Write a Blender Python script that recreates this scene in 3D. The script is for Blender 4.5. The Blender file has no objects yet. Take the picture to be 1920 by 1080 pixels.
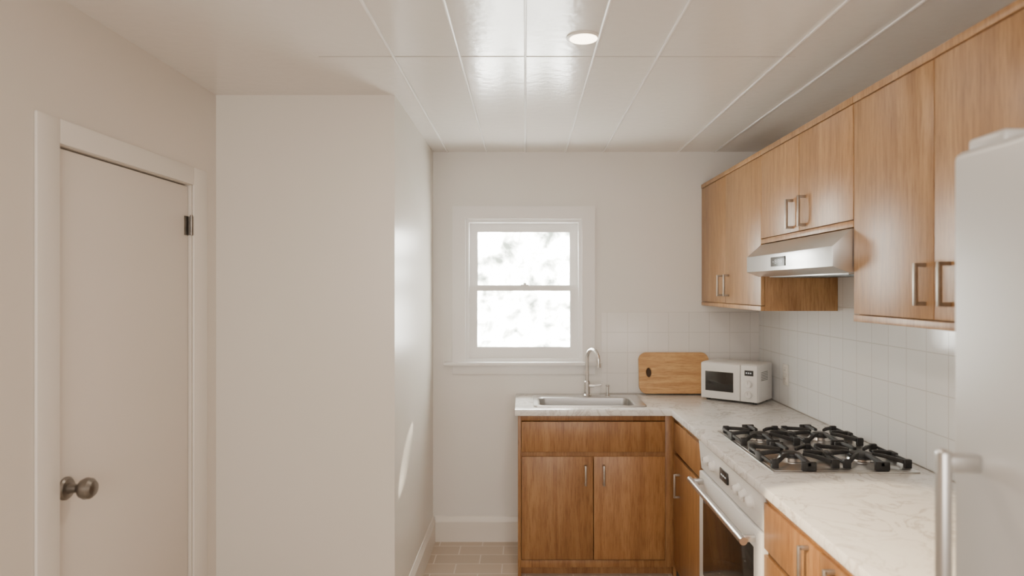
import bpy, bmesh, math, random
from mathutils import Vector, Matrix
random.seed(4)
S=bpy.context.scene
# ------------------------------------------------------------------ materials
def mat(name,col,rough=0.5,metal=0.0,spec=0.5,emis=None,es=0,coat=0):
    m=bpy.data.materials.new(name); m.use_nodes=True
    b=m.node_tree.nodes['Principled BSDF']
    b.inputs['Base Color'].default_value=(*col,1); b.inputs['Roughness'].default_value=rough
    b.inputs['Metallic'].default_value=metal; b.inputs['Specular IOR Level'].default_value=spec
    b.inputs['Coat Weight'].default_value=coat
    if emis:
        b.inputs['Emission Color'].default_value=(*emis,1); b.inputs['Emission Strength'].default_value=es
    return m
def nodes(m):
    nt=m.node_tree; return nt,nt.nodes,nt.links,nt.nodes['Principled BSDF']
def add_noise_bump(m,scale=60,strength=0.1,dist=0.002,vscale=(1,1,1),detail=4):
    nt,N,L,b=nodes(m)
    tc=N.new('ShaderNodeTexCoord'); mp=N.new('ShaderNodeMapping'); mp.inputs['Scale'].default_value=vscale
    n=N.new('ShaderNodeTexNoise'); n.inputs['Scale'].default_value=scale; n.inputs['Detail'].default_value=detail
    bp=N.new('ShaderNodeBump'); bp.inputs['Strength'].default_value=strength; bp.inputs['Distance'].default_value=dist
    L.new(tc.outputs['Object'],mp.inputs['Vector']); L.new(mp.outputs[0],n.inputs['Vector'])
    L.new(n.outputs['Fac'],bp.inputs['Height']); L.new(bp.outputs[0],b.inputs['Normal'])
    return n
def noise_tint(m,c1,c2,scale,vscale=(1,1,1)):
    nt,N,L,b=nodes(m)
    tc=N.new('ShaderNodeTexCoord'); mp=N.new('ShaderNodeMapping'); mp.inputs['Scale'].default_value=vscale
    n=N.new('ShaderNodeTexNoise'); n.inputs['Scale'].default_value=scale
    r=N.new('ShaderNodeValToRGB'); r.color_ramp.elements[0].position=.3; r.color_ramp.elements[1].position=.7
    r.color_ramp.elements[0].color=(*c1,1); r.color_ramp.elements[1].color=(*c2,1)
    L.new(tc.outputs['Object'],mp.inputs['Vector']); L.new(mp.outputs[0],n.inputs['Vector'])
    L.new(n.outputs['Fac'],r.inputs[0]); L.new(r.outputs[0],b.inputs['Base Color'])

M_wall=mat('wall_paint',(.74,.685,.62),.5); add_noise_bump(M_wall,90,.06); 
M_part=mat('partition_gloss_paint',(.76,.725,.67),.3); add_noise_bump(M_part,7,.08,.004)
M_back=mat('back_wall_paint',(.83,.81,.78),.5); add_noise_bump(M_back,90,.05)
M_trim=mat('trim_paint',(.80,.755,.70),.35); add_noise_bump(M_trim,60,.03)
M_wtrim=mat('window_paint',(.88,.865,.85),.35); add_noise_bump(M_wtrim,60,.03)
M_door=mat('door_paint',(.76,.70,.64),.4); add_noise_bump(M_door,30,.04)
M_ceil=mat('ceiling_gloss_panel',(.81,.775,.735),.19,spec=.8); add_noise_bump(M_ceil,26,.38,.0024,detail=2)
M_bead=mat('ceiling_bead',(.97,.96,.94),.3)
M_seam=mat('ceiling_seam',(.5,.47,.44),.5)
M_white=mat('white_enamel',(.82,.81,.79),.3); add_noise_bump(M_white,40,.01)
M_mw=mat('microwave_white',(.82,.81,.79),.35); add_noise_bump(M_mw,40,.01)
M_fridge=mat('fridge_grey',(.64,.64,.63),.38,metal=.1); add_noise_bump(M_fridge,140,.03)
M_steel=mat('brushed_steel',(.62,.61,.60),.3,metal=.95); add_noise_bump(M_steel,40,.06,.001,(1,1,30))
M_hood=mat('hood_steel',(.66,.66,.66),.28,metal=.85); add_noise_bump(M_hood,30,.05,.001,(30,1,30))
M_chrome=mat('satin_nickel',(.66,.64,.62),.22,metal=1); noise_tint(M_chrome,(.62,.60,.58),(.70,.68,.66),20)
M_handle=mat('handle_nickel',(.36,.32,.27),.38,metal=.8); noise_tint(M_handle,(.33,.285,.24),(.42,.37,.32),30)
M_knob=mat('aged_pewter',(.20,.18,.16),.3,metal=.9); noise_tint(M_knob,(.17,.155,.14),(.27,.245,.22),25)
M_iron=mat('cast_iron',(.018,.018,.019),.5); add_noise_bump(M_iron,250,.15,.0006)
M_glass=mat('black_glass',(.012,.011,.010),.1,coat=.3); add_noise_bump(M_glass,4,.01)
M_black=mat('black_plastic',(.02,.02,.02),.3); noise_tint(M_black,(.015,.015,.015),(.025,.025,.025),40)
M_digit=mat('display_digit',(.4,.42,.42),.4,emis=(.7,.75,.75),es=.5)
M_dark=mat('painted_recess_shade',(.06,.035,.02),.8); noise_tint(M_dark,(.05,.03,.018),(.08,.045,.025),20)  # near-black brown that paints shade into gaps and recesses
M_plate=mat('outlet_plastic',(.80,.78,.74),.35); add_noise_bump(M_plate,50,.01)
M_lamp=mat('lamp_diffuser',(1,.95,.85),.5,emis=(1,.84,.62),es=9)

def wood(name,c1,c2,c3,vs,rough=.42):
    m=mat(name,c1,rough); nt,N,L,b=nodes(m)
    tc=N.new('ShaderNodeTexCoord'); at=N.new('ShaderNodeAttribute'); at.attribute_name='rnd'
    mu=N.new('ShaderNodeMath'); mu.operation='MULTIPLY'; mu.inputs[1].default_value=37.0
    ad=N.new('ShaderNodeVectorMath'); ad.operation='ADD'
    L.new(at.outputs['Fac'],mu.inputs[0]); L.new(tc.outputs['Object'],ad.inputs[0]); L.new(mu.outputs[0],ad.inputs[1])
    mp=N.new('ShaderNodeMapping'); mp.inputs['Scale'].default_value=vs; L.new(ad.outputs[0],mp.inputs['Vector'])
    n1=N.new('ShaderNodeTexNoise'); n1.inputs['Scale'].default_value=1.6; n1.inputs['Detail'].default_value=5; n1.inputs['Distortion'].default_value=1.2
    n2=N.new('ShaderNodeTexNoise'); n2.inputs['Scale'].default_value=14; n2.inputs['Detail'].default_value=6; n2.inputs['Roughness'].default_value=.7
    L.new(mp.outputs[0],n1.inputs['Vector']); L.new(mp.outputs[0],n2.inputs['Vector'])
    r1=N.new('ShaderNodeValToRGB'); e=r1.color_ramp.elements; e[0].position=.28; e[1].position=.72
    e[0].color=(*c1,1); e[1].color=(*c3,1); k=e.new(.5); k.color=(*c2,1)
    L.new(n1.outputs['Fac'],r1.inputs[0])
    r2=N.new('ShaderNodeValToRGB'); e=r2.color_ramp.elements; e[0].position=.36; e[1].position=.56
    e[0].color=(.60,.52,.45,1); e[1].color=(1,1,1,1); L.new(n2.outputs['Fac'],r2.inputs[0])
    mx=N.new('ShaderNodeMix'); mx.data_type='RGBA'; mx.blend_type='MULTIPLY'; mx.inputs[0].default_value=.8
    L.new(r1.outputs[0],mx.inputs[6]); L.new(r2.outputs[0],mx.inputs[7])
    hs=N.new('ShaderNodeHueSaturation'); ma=N.new('ShaderNodeMath'); ma.operation='MULTIPLY_ADD'; ma.inputs[1].default_value=.16; ma.inputs[2].default_value=.92
    L.new(at.outputs['Fac'],ma.inputs[0]); L.new(ma.outputs[0],hs.inputs['Value']); L.new(mx.outputs[2],hs.inputs['Color'])
    L.new(hs.outputs[0],b.inputs['Base Color'])
    bp=N.new('ShaderNodeBump'); bp.inputs['Strength'].default_value=.12; bp.inputs['Distance'].default_value=.001
    L.new(n2.outputs['Fac'],bp.inputs['Height']); L.new(bp.outputs[0],b.inputs['Normal'])
    return m
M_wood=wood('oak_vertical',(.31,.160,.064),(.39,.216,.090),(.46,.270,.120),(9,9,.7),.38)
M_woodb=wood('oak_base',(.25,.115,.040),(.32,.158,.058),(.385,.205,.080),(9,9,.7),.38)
M_board=wood('board_wood',(.42,.22,.08),(.56,.32,.13),(.66,.41,.18),(1.2,14,14))

def tile(name,u,v,w,h,mortar,c,cm,rough,off=0.0,bump=.4,var=.0,v0=0.0):
    m=mat(name,c,rough); nt,N,L,b=nodes(m)
    tc=N.new('ShaderNodeNewGeometry'); sp=N.new('ShaderNodeSeparateXYZ'); cb=N.new('ShaderNodeCombineXYZ')
    sb=N.new('ShaderNodeMath'); sb.operation='SUBTRACT'; sb.inputs[1].default_value=v0
    L.new(tc.outputs['Position'],sp.inputs[0]); L.new(sp.outputs[u],cb.inputs[0]); L.new(sp.outputs[v],sb.inputs[0]); L.new(sb.outputs[0],cb.inputs[1])
    br=N.new('ShaderNodeTexBrick'); br.offset=off; br.squash=1
    br.inputs['Scale'].default_value=1; br.inputs['Mortar Size'].default_value=mortar; br.inputs['Mortar Smooth'].default_value=.3
    br.inputs['Brick Width'].default_value=w; br.inputs['Row Height'].default_value=h
    br.inputs['Color1'].default_value=(*c,1); br.inputs['Color2'].default_value=(*[x*(1-var) for x in c],1); br.inputs['Mortar'].default_value=(*cm,1)
    L.new(cb.outputs[0],br.inputs['Vector']); L.new(br.outputs['Color'],b.inputs['Base Color'])
    n=N.new('ShaderNodeTexNoise'); n.inputs['Scale'].default_value=9; L.new(tc.outputs['Position'],n.inputs['Vector'])
    ma=N.new('ShaderNodeMath'); ma.operation='MULTIPLY_ADD'; ma.inputs[1].default_value=-1.0
    L.new(br.outputs['Fac'],ma.inputs[0]); 
    m2=N.new('ShaderNodeMath'); m2.operation='MULTIPLY'; m2.inputs[1].default_value=.5; L.new(n.outputs['Fac'],m2.inputs[0]); L.new(m2.outputs[0],ma.inputs[2])
    bp=N.new('ShaderNodeBump'); bp.inputs['Strength'].default_value=bump; bp.inputs['Distance'].default_value=.003
    L.new(ma.outputs[0],bp.inputs['Height']); L.new(bp.outputs[0],b.inputs['Normal'])
    return m
M_tileR=tile('glazed_tile_side',1,2,.126,.142,.0022,(.77,.78,.785),(.62,.615,.605),.12,v0=.905)
M_tileB=tile('glazed_tile_end',0,2,.126,.125,.0019,(.82,.80,.775),(.67,.65,.62),.3,bump=.35,v0=.912)
M_floor=tile('floor_tile',0,1,.26,.13,.004,(.60,.50,.40),(.76,.69,.61),.4,off=.5,bump=.3,var=.14)

M_marble=mat('marble',(.8,.78,.75),.22); nt,N,L,b=nodes(M_marble)
tc=N.new('ShaderNodeTexCoord'); n0=N.new('ShaderNodeTexNoise'); n0.inputs['Scale'].default_value=6; n0.inputs['Detail'].default_value=8; n0.inputs['Distortion'].default_value=1.6
n0.inputs['Roughness'].default_value=.6
L.new(tc.outputs['Object'],n0.inputs['Vector'])
r=N.new('ShaderNodeValToRGB'); e=r.color_ramp.elements; e[0].position=.44; e[0].color=(.80,.78,.755,1); e[1].position=.53; e[1].color=(.81,.795,.77,1)
k=e.new(.49); k.color=(.52,.48,.45,1); k=e.new(.472); k.color=(.74,.72,.69,1); L.new(n0.outputs['Fac'],r.inputs[0])
n1=N.new('ShaderNodeTexNoise'); n1.inputs['Scale'].default_value=3; n1.inputs['Detail'].default_value=3; L.new(tc.outputs['Object'],n1.inputs['Vector'])
r1=N.new('ShaderNodeValToRGB'); r1.color_ramp.elements[0].position=.34; r1.color_ramp.elements[1].position=.56
L.new(n1.outputs['Fac'],r1.inputs[0])
mx=N.new('ShaderNodeMix'); mx.data_type='RGBA'; mx.inputs[6].default_value=(.80,.785,.76,1)
L.new(r1.outputs[0],mx.inputs[0]); L.new(r.outputs[0],mx.inputs[7]); L.new(mx.outputs[2],b.inputs['Base Color'])

# window pane : noise-tinted transparency
M_pane=bpy.data.materials.new('rippled_pane'); M_pane.use_nodes=True; nt=M_pane.node_tree; nt.nodes.clear(); N=nt.nodes; L=nt.links
o=N.new('ShaderNodeOutputMaterial'); t=N.new('ShaderNodeBsdfTransparent'); g=N.new('ShaderNodeBsdfGlossy'); g.inputs['Roughness'].default_value=.1
ms=N.new('ShaderNodeMixShader'); ms.inputs[0].default_value=.04
tc=N.new('ShaderNodeTexCoord'); n=N.new('ShaderNodeTexNoise'); n.inputs['Scale'].default_value=11; n.inputs['Detail'].default_value=3; n.inputs['Distortion'].default_value=.3
r=N.new('ShaderNodeValToRGB'); r.color_ramp.elements[0].position=.30; r.color_ramp.elements[1].position=.72
r.color_ramp.elements[0].color=(.15,.16,.145,1); r.color_ramp.elements[1].color=(.85,.85,.83,1)
L.new(tc.outputs['Object'],n.inputs['Vector']); L.new(n.outputs['Fac'],r.inputs[0]); L.new(r.outputs[0],t.inputs['Color'])
L.new(t.outputs[0],ms.inputs[1]); L.new(g.outputs[0],ms.inputs[2]); L.new(ms.outputs[0],o.inputs[0])

# ------------------------------------------------------------------ builder
class B:
    def __init__(s,name):
        s.name=name; s.bm=bmesh.new(); s.mats=[]; s.ry=s.bm.faces.layers.float.new('rnd')
    def mi(s,m):
        if m not in s.mats: s.mats.append(m)
        return s.mats.index(m)
    def _tag(s,before,m):
        i=s.mi(m); rv=random.random()
        for f in s.bm.faces:
            if f not in before: f.material_index=i; f[s.ry]=rv
    def box(s,x0,x1,y0,y1,z0,z1,m,bev=0.0,seg=2):
        before=set(s.bm.faces)
        x0,x1=min(x0,x1),max(x0,x1); y0,y1=min(y0,y1),max(y0,y1); z0,z1=min(z0,z1),max(z0,z1)
        r=bmesh.ops.create_cube(s.bm,size=1,matrix=Matrix.Translation(((x0+x1)/2,(y0+y1)/2,(z0+z1)/2))@Matrix.Diagonal((x1-x0,y1-y0,z1-z0,1)))
        if bev>0:
            ed=list({e for v in r['verts'] for e in v.link_edges})
            bmesh.ops.bevel(s.bm,geom=ed,offset=bev,segments=seg,profile=.5,affect='EDGES')
        s._tag(before,m)
    def prism(s,pts,vec,m,bev=0):
        before=set(s.bm.faces)
        a=[s.bm.verts.new(p) for p in pts]; c=[s.bm.verts.new(Vector(p)+Vector(vec)) for p in pts]
        n=len(pts); fs=[s.bm.faces.new(a),s.bm.faces.new(c[::-1])]
        for i in range(n): fs.append(s.bm.faces.new((a[i],c[i],c[(i+1)%n],a[(i+1)%n])))
        bmesh.ops.recalc_face_normals(s.bm,faces=fs)
        if bev>0:
            ed=list({e for f in fs for e in f.edges}); bmesh.ops.bevel(s.bm,geom=ed,offset=bev,segments=2,profile=.5,affect='EDGES')
        s._tag(before,m)
    def cyl(s,p0,p1,r,m,r2=None,seg=28):
        before=set(s.bm.faces); p0=Vector(p0); p1=Vector(p1); d=p1-p0
        q=d.to_track_quat('Z','Y').to_matrix().to_4x4()
        bmesh.ops.create_cone(s.bm,cap_ends=True,segments=seg,radius1=r,radius2=r if r2 is None else r2,depth=d.length,matrix=Matrix.Translation((p0+p1)/2)@q)
        s._tag(before,m)
    def lathe(s,p,axis,prof,m,seg=32):
        before=set(s.bm.faces); p=Vector(p); a=Vector(axis).normalized()
        q=a.to_track_quat('Z','Y').to_matrix(); rings=[]
        for h,r in prof:
            rings.append([s.bm.verts.new(p+q@Vector((max(r,1e-4)*math.cos(2*math.pi*i/seg),max(r,1e-4)*math.sin(2*math.pi*i/seg),h))) for i in range(seg)])
        fs=[]
        for k in range(len(rings)-1):
            for i in range(seg): fs.append(s.bm.faces.new((rings[k][i],rings[k][(i+1)%seg],rings[k+1][(i+1)%seg],rings[k+1][i])))
        fs.append(s.bm.faces.new(rings[0][::-1])); fs.append(s.bm.faces.new(rings[-1]))
        bmesh.ops.recalc_face_normals(s.bm,faces=fs); s._tag(before,m)
    def tube(s,pts,r,m,seg=16):
        before=set(s.bm.faces); pts=[Vector(p) for p in pts]; rings=[]; up=None
        for i,p in enumerate(pts):
            t=(pts[min(i+1,len(pts)-1)]-pts[max(i-1,0)]).normalized()
            if up is None: up=t.orthogonal().normalized()
            up=(up-t*up.dot(t)).normalized(); w=t.cross(up)
            rings.append([s.bm.verts.new(p+r*(math.cos(2*math.pi*k/seg)*up+math.sin(2*math.pi*k/seg)*w)) for k in range(seg)])
        fs=[]
        for k in range(len(rings)-1):
            for i in range(seg): fs.append(s.bm.faces.new((rings[k][i],rings[k][(i+1)%seg],rings[k+1][(i+1)%seg],rings[k+1][i])))
        fs.append(s.bm.faces.new(rings[0][::-1])); fs.append(s.bm.faces.new(rings[-1]))
        bmesh.ops.recalc_face_normals(s.bm,faces=fs); s._tag(before,m)
    def handle(s,x,y,z0,z1,n,m=None,st=.032,t=.011):
        m=m or M_handle
        if n=='-x':
            s.box(x-st,x-st+t,y-t/2,y+t/2,z0,z1,m,.002)
            for z in (z0,z1-t): s.box(x-st+t/2,x+.001,y-t/2,y+t/2,z,z+t,m,.001)
        else:
            s.box(x-t/2,x+t/2,y-st,y-st+t,z0,z1,m,.002)
            for z in (z0,z1-t): s.box(x-t/2,x+t/2,y-st+t/2,y+.001,z,z+t,m,.001)
    def done(s,loc=None,rot=None):
        me=bpy.data.meshes.new(s.name); vs=[v.co for v in s.bm.verts]
        if loc is None:
            c=Vector(((min(v.x for v in vs)+max(v.x for v in vs))/2,(min(v.y for v in vs)+max(v.y for v in vs))/2,min(v.z for v in vs)))
            bmesh.ops.translate(s.bm,verts=s.bm.verts,vec=-c); loc=c
        s.bm.to_mesh(me); s.bm.free()
        for m in s.mats: me.materials.append(m)
        for p in me.polygons: p.use_smooth=True
        me.set_sharp_from_angle(angle=math.radians(32))
        o=bpy.data.objects.new(s.name,me); S.collection.objects.link(o); o.location=loc
        if rot: o.rotation_euler=rot
        return o

YB=4.112; XR=1.447; XL=-1.347; XP=-.569; YP=2.903; H=2.40; YN=-1.6; T=.12
# ------------------------------------------------------------------ shell
b=B('floor'); b.box(XL-T,XR+T,YN-T,YB+.15,-.08,0,M_floor); b.done()
b=B('ceiling'); b.box(XL-T,XR+T,YN-T,YB+.15,H,H+.1,M_ceil); b.done()
b=B('trim_1')
for x in (-.478,-.238,0,.247,.479,.938,1.163):
    b.box(x-.0045,x+.0045,YN,YB,H-.006,H,M_bead,.002)
b.box(-.75,.98,2.417,2.421,H-.0015,H,M_seam)
b.done()
b=B('wall_right'); b.box(XR,XR+T,YN,YB,0,H,M_wall); b.done()
b=B('wall_rear'); b.box(XL-T,XR+T,YN-T,YN,0,H,M_wall); b.done()
dy0,dy1,dz=1.924,2.685,1.968
for nm,q in (('wall_left',(YN,dy0-.004,0,H)),('wall_left_end',(dy1+.004,YP,0,H)),('wall_left_header',(dy0-.004,dy1+.004,dz+.006,H))):
    b=B(nm); b.box(XL-T,XL,q[0],q[1],q[2],q[3],M_wall); b.done()
b=B('wall_partition'); b.box(XL-T,XP,YP,YB,0,H,M_part); b.done()
wx0,wx1,wz0,wz1=-.372,.352,1.105,1.988
for q in ((XL-T,wx0,0,H),(wx1,XR+T,0,H),(wx0,wx1,0,wz0),(wx0,wx1,wz1,H)):
    b=B('wall_back'); b.box(q[0],q[1],YB,YB+.15,q[2],q[3],M_back); b.done()
# baseboards
def bb(name,axis,a0,a1,w,sgn):
    b=B(name); h=.155; pr=[(0,0),(.016,0),(.016,h-.035),(.011,h-.028),(.009,h-.008),(.004,h),(0,h)]
    if axis=='x': b.prism([(a0,w+sgn*p,z) for p,z in pr],(a1-a0,0,0),M_trim)
    else: b.prism([(w+sgn*p,a0,z) for p,z in pr],(0,a1-a0,0),M_trim)
    b.done()
bb('baseboard_back','x',XP+.016,-.045,YB,-1)
bb('baseboard_partition','y',YP+.0,YB,XP,1)
bb('baseboard_left','y',YN,1.82,XL,1)
# ------------------------------------------------------------------ window
b=B('window_1')
cw=.076
b.box(wx0-cw,wx0+.004,YB-.020,YB-.0005,1.107,2.062,M_wtrim); b.box(wx1-.004,wx1+cw,YB-.020,YB-.0005,1.107,2.062,M_wtrim)
b.box(wx0+.004,wx1-.004,YB-.020,YB-.0005,wz1-.004,2.062,M_wtrim)
b.box(wx0-.125,wx1+.115,YB-.055,YB-.0005,1.085,1.107,M_wtrim,.005)   # stool
b.box(wx0-cw,wx1+cw,YB-.018,YB-.0005,1.03,1.085,M_wtrim,.003)           # apron
b.box(wx0+.0005,wx0+.024,YB+.0005,YB+.148,wz0+.0005,wz1-.0005,M_wtrim); b.box(wx1-.024,wx1-.0005,YB+.0005,YB+.148,wz0+.0005,wz1-.0005,M_wtrim)
b.box(wx0+.024,wx1-.024,YB+.0005,YB+.148,wz1-.024,wz1-.0005,M_wtrim); b.box(wx0+.024,wx1-.024,YB+.0005,YB+.148,wz0+.0005,wz0+.018,M_wtrim)
sx0,sx1=wx0+.0235,wx1-.0235
zm=1.56
def sash(y0,y1,z0,z1,bot,top):
    b.box(sx0,sx0+.045,y0,y1,z0,z1,M_wtrim); b.box(sx1-.045,sx1,y0,y1,z0,z1,M_wtrim)
    b.box(sx0+.045,sx1-.045,y0+.0005,y1,z0,z0+bot,M_wtrim); b.box(sx0+.045,sx1-.045,y0+.0005,y1,z1-top,z1,M_wtrim)
    b.box(sx0+.04,sx1-.04,(y0+y1)/2-.002,(y0+y1)/2+.002,z0+bot*.8,z1-top*.8,M_pane)
    for xx in (sx0+.045,sx1-.051): b.box(xx,xx+.006,y0+.006,y1-.006,z0+bot,z1-top,M_wtrim)
sash(YB+.062,YB+.092,zm-.012,wz1-.0235,.03,.055)
sash(YB+.030,YB+.060,wz0+.0175,zm+.012,.071,.03)
b.box(-.03,.02,YB+.018,YB+.045,zm+.012,zm+.022,M_wtrim,.004); b.box(-.012,.006,YB+.012,YB+.035,zm+.02,zm+.032,M_wtrim,.003)
b.done()
# ------------------------------------------------------------------ door
b=B('door_1')
b.box(XL-.05,XL-.012,dy0,dy1-.001,.008,dz,M_door,.002)
kz=.968; ky=dy0+.045
b.lathe((XL-.012,ky,kz),(1,0,0),[(0,.034),(.006,.034),(.011,.029),(.013,.016),(.035,.012),(.042,.016),(.050,.027),(.062,.032),(.076,.030),(.085,.022),(.088,.010),(.0885,0)],M_knob)
for z in (1.81,.28):
    b.cyl((XL+.003,dy1-.002,z-.038),(XL+.003,dy1-.002,z+.038),.007,M_knob); b.box(XL-.013,XL-.008,dy1-.03,dy1-.002,z-.038,z+.038,M_knob)
    b.cyl((XL+.003,dy1-.002,z+.038),(XL+.003,dy1-.002,z+.044),.005,M_knob)
b.done()
b=B('trim_2')
c0,c1,cz=dy0-.098,dy1+.12,2.048
b.box(XL,XL+.010,c0,dy0-.006,0,cz,M_trim,.004); b.box(XL,XL+.010,dy1+.008,c1,0,cz,M_trim,.004); b.box(XL,XL+.010,dy0-.006,dy1+.008,dz+.008,cz,M_trim,.004)
b.done()
b=B('wall_closet'); b.box(XL-T-.02,XL-T,dy0-.1,dy1+.1,0,2.1,M_wall); b.done()
# ------------------------------------------------------------------ backsplash
b=B('wall_tiles_right'); b.box(XR-.007,XR,1.26,YB,.912,1.76,M_tileR); b.done()
b=B('wall_tiles_back'); b.box(wx1+cw+.04,XR-.007,YB-.006,YB,.912,1.412,M_tileB,.001); b.done()
# ------------------------------------------------------------------ upper cabinets
XC=1.085
def upper(name,y0,y1,z0,z1,splits,handles,hz):
    b=B(name)
    b.box(XC+.019,XR-.008,y0,y1,z0,z1,M_wood,.001)
    b.box(XC-.003,XC+.019,y0,y1,z1-.024,z1,M_wood,.002)
    b.box(XC-.001,XC+.019,y0,y1,z0,z0+.022,M_wood,.002)
    ys=[y0]+splits+[y1]
    for a,c in zip(ys[:-1],ys[1:]): b.box(XC,XC+.018,a+.0015,c-.0015,z0+.025,z1-.027,M_wood,.0015)
    for h in handles: b.handle(XC,h,hz[0],hz[1],'-x')
    return b.done()
upper('upper_cabinet',3.070,YB-.008,1.454,2.195,[3.617],[3.555,3.672],(1.515,1.632))
upper('upper_cabinet',2.205,3.068,1.762,2.195,[2.644],[2.585,2.705],(1.80,1.92))
upper('upper_cabinet',1.272,2.203,1.450,2.195,[1.77],[1.810,1.705],(1.512,1.628))
# ------------------------------------------------------------------ range hood
b=B('range_hood')
hx=1.018; a0,a1=2.209,3.064
prof=[(hx,1.632),(hx,1.700),(1.083,1.758),(XR-.01,1.758),(XR-.01,1.640),(1.40,1.612),(1.07,1.612)]
b.prism([(x,a0,z) for x,z in prof],(0,a1-a0,0),M_hood,.0015)
b.box(1.10,1.38,a0+.06,a1-.06,1.608,1.613,M_steel,.001)
for i in range(14): b.box(1.11+i*.019,1.116+i*.019,a0+.08,a1-.08,1.606,1.609,M_black)
b.box(hx-.003,hx+.002,2.61,2.76,1.648,1.686,M_black,.001)
for y in (2.705,2.675):
    for z in (1.660,1.667,1.674): b.box(hx-.0035,hx-.0029,y-.010,y+.006,z-.0008,z+.0008,M_digit)
    for dy in (-.010,.006): b.box(hx-.0035,hx-.0029,y+dy-.001,y+dy+.001,1.660,1.674,M_digit)
for y in (2.73,2.635): b.cyl((hx-.004,y,1.667),(hx-.001,y,1.667),.003,M_digit,seg=12)
b.done()
# ------------------------------------------------------------------ countertop
CX=.78; CY=3.56; CZ=.91; CT=.034; xe=-.057
sk=(.045,.665,3.635,4.01)
b=B('countertop')
z0,z1=CZ-CT,CZ
hx0,hx1,hy0,hy1=sk[0]+.02,sk[1]-.02,sk[2]+.02,sk[3]-.02
bm=b.bm
xs=[xe,hx0,hx1,CX,XR-.008]; ys=[1.262,CY,hy0,hy1,YB-.007]
vd={}
def V(x,y,z):
    k=(round(x,5),round(y,5),round(z,5))
    if k not in vd: vd[k]=bm.verts.new(k)
    return vd[k]
cells=set()
for i in range(4):
    for j in range(4):
        if j==0 and i<3: continue
        if i==1 and j==2: continue
        cells.add((i,j))
for (i,j) in cells:
    x0,x1,y0,y1=xs[i],xs[i+1],ys[j],ys[j+1]
    bm.faces.new([V(x0,y0,z1),V(x1,y0,z1),V(x1,y1,z1),V(x0,y1,z1)])
    bm.faces.new([V(x0,y1,z0),V(x1,y1,z0),V(x1,y0,z0),V(x0,y0,z0)])
    for di,dj,p,q in ((-1,0,(x0,y1),(x0,y0)),(1,0,(x1,y0),(x1,y1)),(0,-1,(x0,y0),(x1,y0)),(0,1,(x1,y1),(x0,y1))):
        if (i+di,j+dj) not in cells: bm.faces.new([V(*p,z0),V(*q,z0),V(*q,z1),V(*p,z1)])
bmesh.ops.recalc_face_normals(bm,faces=bm.faces)
ed=[e for e in bm.edges if len(e.link_faces)==2 and e.calc_face_angle()>1]
bmesh.ops.bevel(bm,geom=ed,offset=.004,segments=2,profile=.5,affect='EDGES')
b.mi(M_marble); b.done()
# ------------------------------------------------------------------ base cabinets
FY=3.582; ct=CZ-CT-.001
W2=M_woodb
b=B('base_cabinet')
x0,x1=-.04,.80
b.box(x0,x0+.018,FY+.02,YB-.02,.0,ct,W2,.001); b.box(x1-.001,x1+.016,FY+.02,YB-.02,.0,ct,W2)
b.box(x0+.018,x1,YB-.03,YB-.02,.06,ct,W2); b.box(x0+.018,x1,FY+.02,YB-.03,.07,.085,W2)
b.box(x0,-.022,FY+.002,FY+.02,.06,ct,W2,.001); b.box(.752,x1,FY+.002,FY+.02,.06,ct,W2,.001)
b.box(-.022,.752,FY+.004,FY+.02,.846,ct,W2,.001); b.box(-.022,.752,FY+.006,FY+.02,.64,.69,W2); b.box(-.022,.752,FY+.002,FY+.02,.058,.097,W2,.001)
b.box(x0+.018,x1,FY+.06,FY+.075,0,.07,W2)
b.box(-.020,.750,FY-.006,FY+.012,.680,.842,W2,.002)
b.box(-.020,.364,FY-.006,FY+.012,.102,.655,W2,.002); b.box(.368,.750,FY-.006,FY+.012,.102,.655,W2,.002)
b.handle(.322,FY-.006,.505,.612,'-y'); b.handle(.420,FY-.006,.505,.612,'-y')
b.done()
FX=.80
def base(name,y0,y1,splits,hz_door,dh,door_handles,draw_handles=None,ymax=None):
    b=B(name); yy=ymax or y1
    b.box(FX+.020,XR-.012,y0,yy,.06,ct,W2,.001); b.box(FX+.075,XR-.02,y0+.002,yy-.002,0,.06,W2)
    b.box(FX+.004,FX+.020,y0,y1,ct-.028,ct,W2,.001); b.box(FX+.004,FX+.020,y0,y1,.058,.097,W2,.001)
    b.box(FX+.012,FX+.021,y0,y1,.65,.70,M_dark)  # dark strip paints the shade between drawer and door
    ys=[y0]+splits+[y1]
    for a,c in zip(ys[:-1],ys[1:]):
        b.box(FX-.004,FX+.014,a+.003,c-.003,.692,ct-.030,W2,.002); b.box(FX-.004,FX+.014,a+.003,c-.003,.102,.672,W2,.002)
    for h in door_handles: b.handle(FX-.004,h,*hz_door,'-x')
    for h in (draw_handles or []): b.handle(FX-.004,h,*dh,'-x')
    return b.done()
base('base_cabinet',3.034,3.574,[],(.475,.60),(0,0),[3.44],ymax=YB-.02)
base('base_cabinet',1.262,2.228,[1.808],(.47,.60),(.712,.835),[1.86,1.75],[1.875,1.715])
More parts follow.
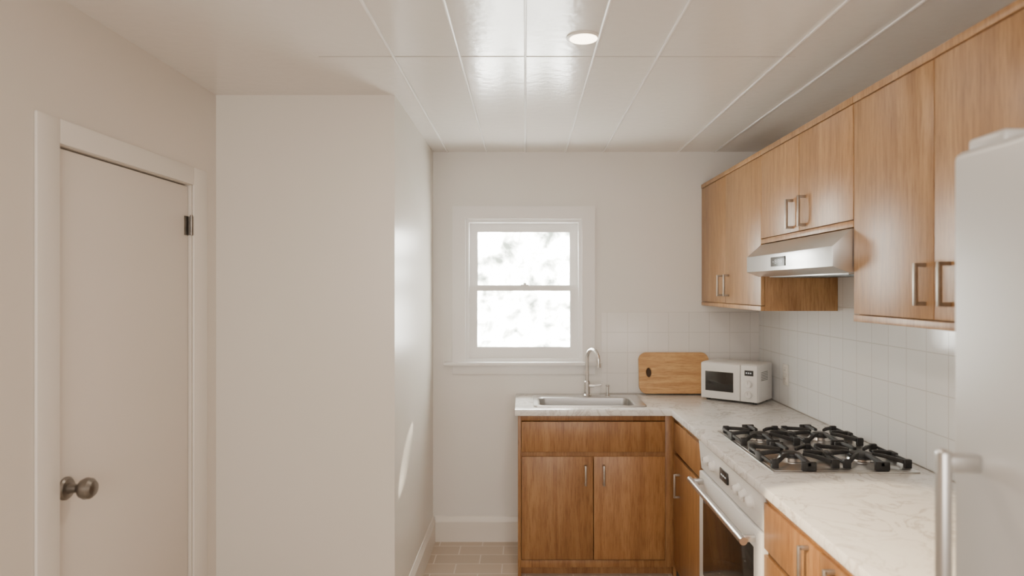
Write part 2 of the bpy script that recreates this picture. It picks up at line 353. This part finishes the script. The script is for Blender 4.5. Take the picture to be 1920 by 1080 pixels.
# ------------------------------------------------------------------ oven
b=B('oven'); oy0,oy1=2.232,3.030
b.box(.815,1.40,oy0,oy1,.05,ct,M_white,.002)
b.prism([(.800,oy0,.742),(.788,oy0,.868),(.816,oy0,.872),(.816,oy0,.742)],(0,oy1-oy0,0),M_white,.002)
b.box(.790,.815,oy0+.003,oy1-.003,.205,.734,M_white,.004)
b.box(.787,.792,oy0+.075,oy1-.075,.29,.665,M_glass,.002)
b.box(.792,.815,oy0+.003,oy1-.003,.055,.195,M_white,.004)
for y in (2.885,2.80,2.475,2.405,2.335):
    b.lathe((.795,y,.812),(-1,0,-.09),[(0,.024),(.004,.024),(.006,.020),(.024,.017),(.027,.014),(.0275,0)],M_white)
    b.box(.764,.770,y-.002,y+.002,.812,.828,M_steel)
b.box(.786,.794,2.60,2.70,.79,.835,M_black,.001)
for i in range(3): b.box(.7852,.7862,2.615+i*.025,2.63+i*.025,.81,.816,M_digit)
hz=.700
b.cyl((.740,oy0+.03,hz),(.740,oy1-.03,hz),.0135,M_steel)
for y in (oy0+.065,oy1-.065):
    b.box(.738,.792,y-.012,y+.012,hz-.012,hz+.012,M_steel,.004)
b.done()
# ------------------------------------------------------------------ cooktop
b=B('cooktop'); kx0,kx1,ky0,ky1=.868,1.385,2.335,3.01
b.box(kx0,kx1,ky0,ky1,.910,.916,M_steel,.003); b.box(kx0+.012,kx1-.012,ky0+.012,ky1-.012,.915,.9175,M_steel,.001)
gz=.944
bx=(.998,1.256); by=(2.498,2.838)
for cy in by:
    for cx in bx:
        b.lathe((cx,cy,.9172),(0,0,1),[(0,.062),(.002,.062),(.003,.05),(.010,.046),(.013,.044)],M_steel)
        R=.034 if (cx<1.1)==(cy<2.6) else .042
        b.lathe((cx,cy,.929),(0,0,1),[(0,R+.008),(.007,R+.008),(.008,R),(.014,R-.002),(.016,R-.008),(.0165,0)],M_iron)
        hw,hd=.120,.152
        for sx in (-1,1): b.box(cx+sx*hw-.004,cx+sx*hw+.004,cy-hd*.8,cy+hd*.8,gz-.012,gz-.002,M_iron,.002)
        for ang,Lo,wd in ((0,hw+.006,.007),(90,hd+.006,.007),(180,hw+.006,.007),(270,hd+.006,.007),(50,.150,.005),(130,.150,.005),(230,.150,.005),(310,.150,.005)):
            a=math.radians(ang); d=Vector((math.cos(a),math.sin(a),0)); n=Vector((-d.y,d.x,0))*wd
            c=Vector((cx,cy,0)); ri=.044
            P=[c+d*ri+Vector((0,0,gz-.002)),c+d*ri+Vector((0,0,gz+.008)),c+d*(Lo*.55)+Vector((0,0,gz+.010)),c+d*Lo+Vector((0,0,gz+.003)),c+d*Lo+Vector((0,0,gz-.012)),c+d*(Lo*.6)+Vector((0,0,gz-.005))]
            b.prism([p-n for p in P],2*n,M_iron,.0018)
        for sx in (-1,1):
            b.box(cx+sx*hw-.009,cx+sx*hw+.009,cy-.025,cy+.025,.917,gz+.004,M_iron,.004)
            for sy in (-1,1): b.box(cx+sx*hw*.9-.013,cx+sx*hw*.9+.013,cy+sy*hd*.78-.008,cy+sy*hd*.78+.008,.917,gz+.005,M_iron,.003)
        for sy in (-1,1): b.box(cx-.026,cx+.026,cy+sy*hd-.006,cy+sy*hd+.006,.917,gz+.004,M_iron,.003)
b.done()
# ------------------------------------------------------------------ sink
b=B('kitchen_sink'); X0,X1,Y0,Y1=sk
ix0,ix1,iy0,iy1=X0+.035,X1-.06,Y0+.030,Y1-.075; zr=.916; zb=.74
bm=b.bm; before=set(bm.faces)
def rr(x0,x1,y0,y1,r,z,n=6):
    out=[]
    for cx,cy,a in ((x1-r,y0+r,-90),(x1-r,y1-r,0),(x0+r,y1-r,90),(x0+r,y0+r,180)):
        for k in range(n+1):
            t=math.radians(a+90*k/n); out.append(bm.verts.new((cx+r*math.cos(t),cy+r*math.sin(t),z)))
    return out
loops=[rr(X0,X1,Y0,Y1,.02,CZ+.0003),rr(X0+.002,X1-.002,Y0+.002,Y1-.002,.02,zr+.002),rr(X0+.012,X1-.012,Y0+.012,Y1-.012,.02,zr+.001),rr(ix0-.008,ix1+.008,iy0-.008,iy1+.008,.045,zr),rr(ix0,ix1,iy0,iy1,.04,zr-.006),rr(ix0+.008,ix1-.008,iy0+.008,iy1-.008,.04,zb+.02),rr(ix0+.03,ix1-.03,iy0+.03,iy1-.03,.03,zb)]
for a,c in zip(loops[:-1],loops[1:]):
    n=len(a)
    for i in range(n): bm.faces.new((a[i],a[(i+1)%n],c[(i+1)%n],c[i]))
bm.faces.new(loops[-1]); b._tag(before,M_steel)
b.cyl(((ix0+ix1)/2,(iy0+iy1)/2,zb+.0005),((ix0+ix1)/2,(iy0+iy1)/2,zb+.004),.04,M_chrome)
b.done()
# ------------------------------------------------------------------ faucet
b=B('faucet'); fx,fy=.368,3.975; fz=zr+.001
b.lathe((fx,fy,fz),(0,0,1),[(0,.027),(.006,.027),(.010,.021),(.014,.018),(.085,.0165),(.09,.013)],M_chrome)
pts=[(fx,fy,fz+.08),(fx,fy,fz+.14),(fx,fy,fz+.22)]
R=.062; dv=Vector((.45,-.89,0)).normalized()
for k in range(1,15):
    t=math.pi*k/14*1.0; pts.append(Vector((fx,fy,fz+.22))+dv*(R*(1-math.cos(t)))+Vector((0,0,R*math.sin(t))))
pts.append(pts[-1]+Vector((0,0,-.03)))
b.tube(pts,.011,M_chrome); b.cyl(pts[-1]+Vector((0,0,.012)),pts[-1]+Vector((0,0,-.008)),.0135,M_chrome)
b.cyl((fx+.01,fy,fz+.062),(fx+.045,fy-.006,fz+.062),.012,M_chrome); b.cyl((fx+.04,fy-.005,fz+.062),(fx+.085,fy-.012,fz+.068),.0055,M_chrome)
b.done()
b=B('soap_dispenser'); b.lathe((.49,3.978,fz),(0,0,1),[(0,.015),(.004,.015),(.006,.009),(.055,.008),(.057,.011),(.066,.011),(.067,0)],M_chrome)
b.cyl((.49,3.978,fz+.062),(.49,3.945,fz+.060),.004,M_chrome); b.done()
# ------------------------------------------------------------------ cutting board
def poly_mesh(loops,ext,bev):
    cu=bpy.data.curves.new('c','CURVE'); cu.dimensions='2D'; cu.fill_mode='BOTH'; cu.extrude=ext; cu.bevel_depth=bev; cu.bevel_resolution=2
    for lp in loops:
        s=cu.splines.new('POLY'); s.points.add(len(lp)-1); s.use_cyclic_u=True
        for p,q in zip(s.points,lp): p.co=(*q,0,1)
    ob=bpy.data.objects.new('c',cu); S.collection.objects.link(ob); bpy.context.view_layer.update()
    me=bpy.data.meshes.new_from_object(ob.evaluated_get(bpy.context.evaluated_depsgraph_get())); bpy.data.objects.remove(ob); return me
W,Hh,r=.424,.245,.045
o1=[]
for cx,cy,a in ((W-r,r,-90),(W-r,Hh-r,0),(r,Hh-r,90),(r,r,180)):
    for k in range(9):
        t=math.radians(a+90*k/8); o1.append((cx+r*math.cos(t),cy+r*math.sin(t)))
hole=[(.058+.020*math.cos(2*math.pi*k/28),.125+.032*math.sin(2*math.pi*k/28)) for k in range(28)]
me=poly_mesh([o1,hole],.007,.003)
b=B('cutting_board'); b.bm.from_mesh(me); b.ry=b.bm.faces.layers.float.get('rnd') or b.ry
before=set(); b._tag(before,M_board)
b.cyl((.058,.125,-.0095),(.058,.125,-.006),.0335,M_dark)  # added dark disc, paints the hole as if in shade
b.done(loc=(.695,4.050,.9205),rot=(math.radians(80),0,0))
# ------------------------------------------------------------------ microwave
b=B('microwave'); w,d,h=.335,.225,.222
b.box(0,w,.012,d,.010,h,M_mw,.008,3)
b.box(.002,.235,-.004,.012,.014,h-.004,M_mw,.004); b.box(.238,w-.002,-.004,.012,.014,h-.004,M_mw,.004)
b.box(.022,.205,-.0065,-.003,.050,.178,M_mw,.002); b.box(.030,.198,-.0085,-.005,.058,.170,M_glass,.002)
b.box(.262,.312,-.0065,-.003,.160,.190,M_black,.001)
for i in range(3): b.box(.270+i*.012,.277+i*.012,-.0072,-.0062,.172,.179,M_digit)
for z in (.115,.055):
    b.lathe((.287,-.004,z),(0,-1,0),[(0,.025),(.003,.025),(.004,.021),(.018,.019),(.021,.016),(.0215,0)],M_mw); b.box(.285,.289,-.0275,-.024,z,z+.016,M_steel)
for x in (.03,w-.03):
    for y in (.035,d-.03): b.cyl((x,y,0),(x,y,.012),.012,M_black,seg=16)
for i in range(6): b.box(w-.0005,w+.0006,.05,.15,.13+i*.009,.133+i*.009,M_black)
b.done(loc=(1.026,3.894,CZ+.0005),rot=(0,0,math.radians(-40)))
# ------------------------------------------------------------------ outlet
b=B('wall_outlet'); oy,oz=3.68,1.082; xw=XR-.007
b.box(xw-.006,xw,oy-.037,oy+.037,oz-.058,oz+.058,M_plate,.003)
for z in (oz-.024,oz+.024):
    b.box(xw-.009,xw-.005,oy-.017,oy+.017,z-.015,z+.015,M_plate,.003)
    for y in (oy-.007,oy+.007): b.box(xw-.0095,xw-.0088,y-.001,y+.001,z-.004,z+.006,M_black)
b.done()
# ------------------------------------------------------------------ refrigerator
b=B('refrigerator')
b.box(.868,XR-.02,.535,1.248,.03,1.80,M_fridge,.008); b.box(.800,.862,.530,1.252,.05,1.812,M_fridge,.016,4)
b.box(.862,.869,.55,1.235,.07,1.79,M_black)
b.box(.812,.93,1.13,1.225,1.805,1.832,M_fridge,.008,3)
b.box(.87,1.40,.55,1.23,.0,.03,M_black)
hy=1.178
b.box(.728,.750,hy-.013,hy+.013,.55,1.275,M_steel,.008,3)
for z in (1.235,.555): b.box(.738,.803,hy-.012,hy+.012,z,z+.032,M_steel,.007,3)
b.done()
# ------------------------------------------------------------------ recessed light
b=B('recessed_light'); lx,ly=.195,2.234
b.lathe((lx,ly,H),(0,0,-1),[(0,.058),(.003,.058),(.005,.052),(.0055,.048)],M_trim)
b.lathe((lx,ly,H-.0056),(0,0,-1),[(0,.047),(.0012,.046),(.0016,0)],M_lamp); b.done()

# ------------------------------------------------------------------ lights
def area(name,loc,tgt,sx,sy,e,col):
    l=bpy.data.lights.new(name,'AREA'); l.shape='RECTANGLE'; l.size=sx; l.size_y=sy; l.energy=e; l.color=col
    o=bpy.data.objects.new(name,l); S.collection.objects.link(o); o.location=loc
    o.rotation_euler=(Vector(tgt)-Vector(loc)).to_track_quat('-Z','Y').to_euler(); return o
def spot(name,loc,tgt,e,col,ang,blend,soft):
    l=bpy.data.lights.new(name,'SPOT'); l.energy=e; l.color=col; l.spot_size=math.radians(ang); l.spot_blend=blend; l.shadow_soft_size=soft
    o=bpy.data.objects.new(name,l); S.collection.objects.link(o); o.location=loc; o.rotation_euler=(Vector(tgt)-Vector(loc)).to_track_quat('-Z','Y').to_euler()
area('added_rear_fill',(-.1,-1.4,1.6),(0,3,1.3),2.2,1.3,60,(1,.92,.84))  # unseen fill light added behind the camera to brighten the room
area('ceiling_lamp_glow',(lx,ly,H-.02),(lx,ly,0),.09,.09,9,(1,.86,.70))
spot('sunbeam',(-1.15,.35,2.25),(.92,1.86,.72),800,(1,.78,.50),15,.12,.02)
spot('window_sunbeam',(.25,5.3,2.1),(-.569,3.2,.76),3200,(1,.88,.72),3.2,.15,.005)
w=bpy.data.worlds.new('sky'); S.world=w; w.use_nodes=True; bg=w.node_tree.nodes['Background']; bg.inputs[0].default_value=(1,.985,.965,1); bg.inputs[1].default_value=96
# ------------------------------------------------------------------ camera
c=bpy.data.cameras.new('camera'); co=bpy.data.objects.new('camera',c); S.collection.objects.link(co)
co.location=(0,0,1.56); co.rotation_euler=(math.pi/2,0,0); c.sensor_width=36; c.lens=1250/1920*36; c.shift_x=-25/1920; c.clip_start=.05
c.dof.use_dof=True; c.dof.focus_distance=2.9; c.dof.aperture_fstop=1.9
S.camera=co
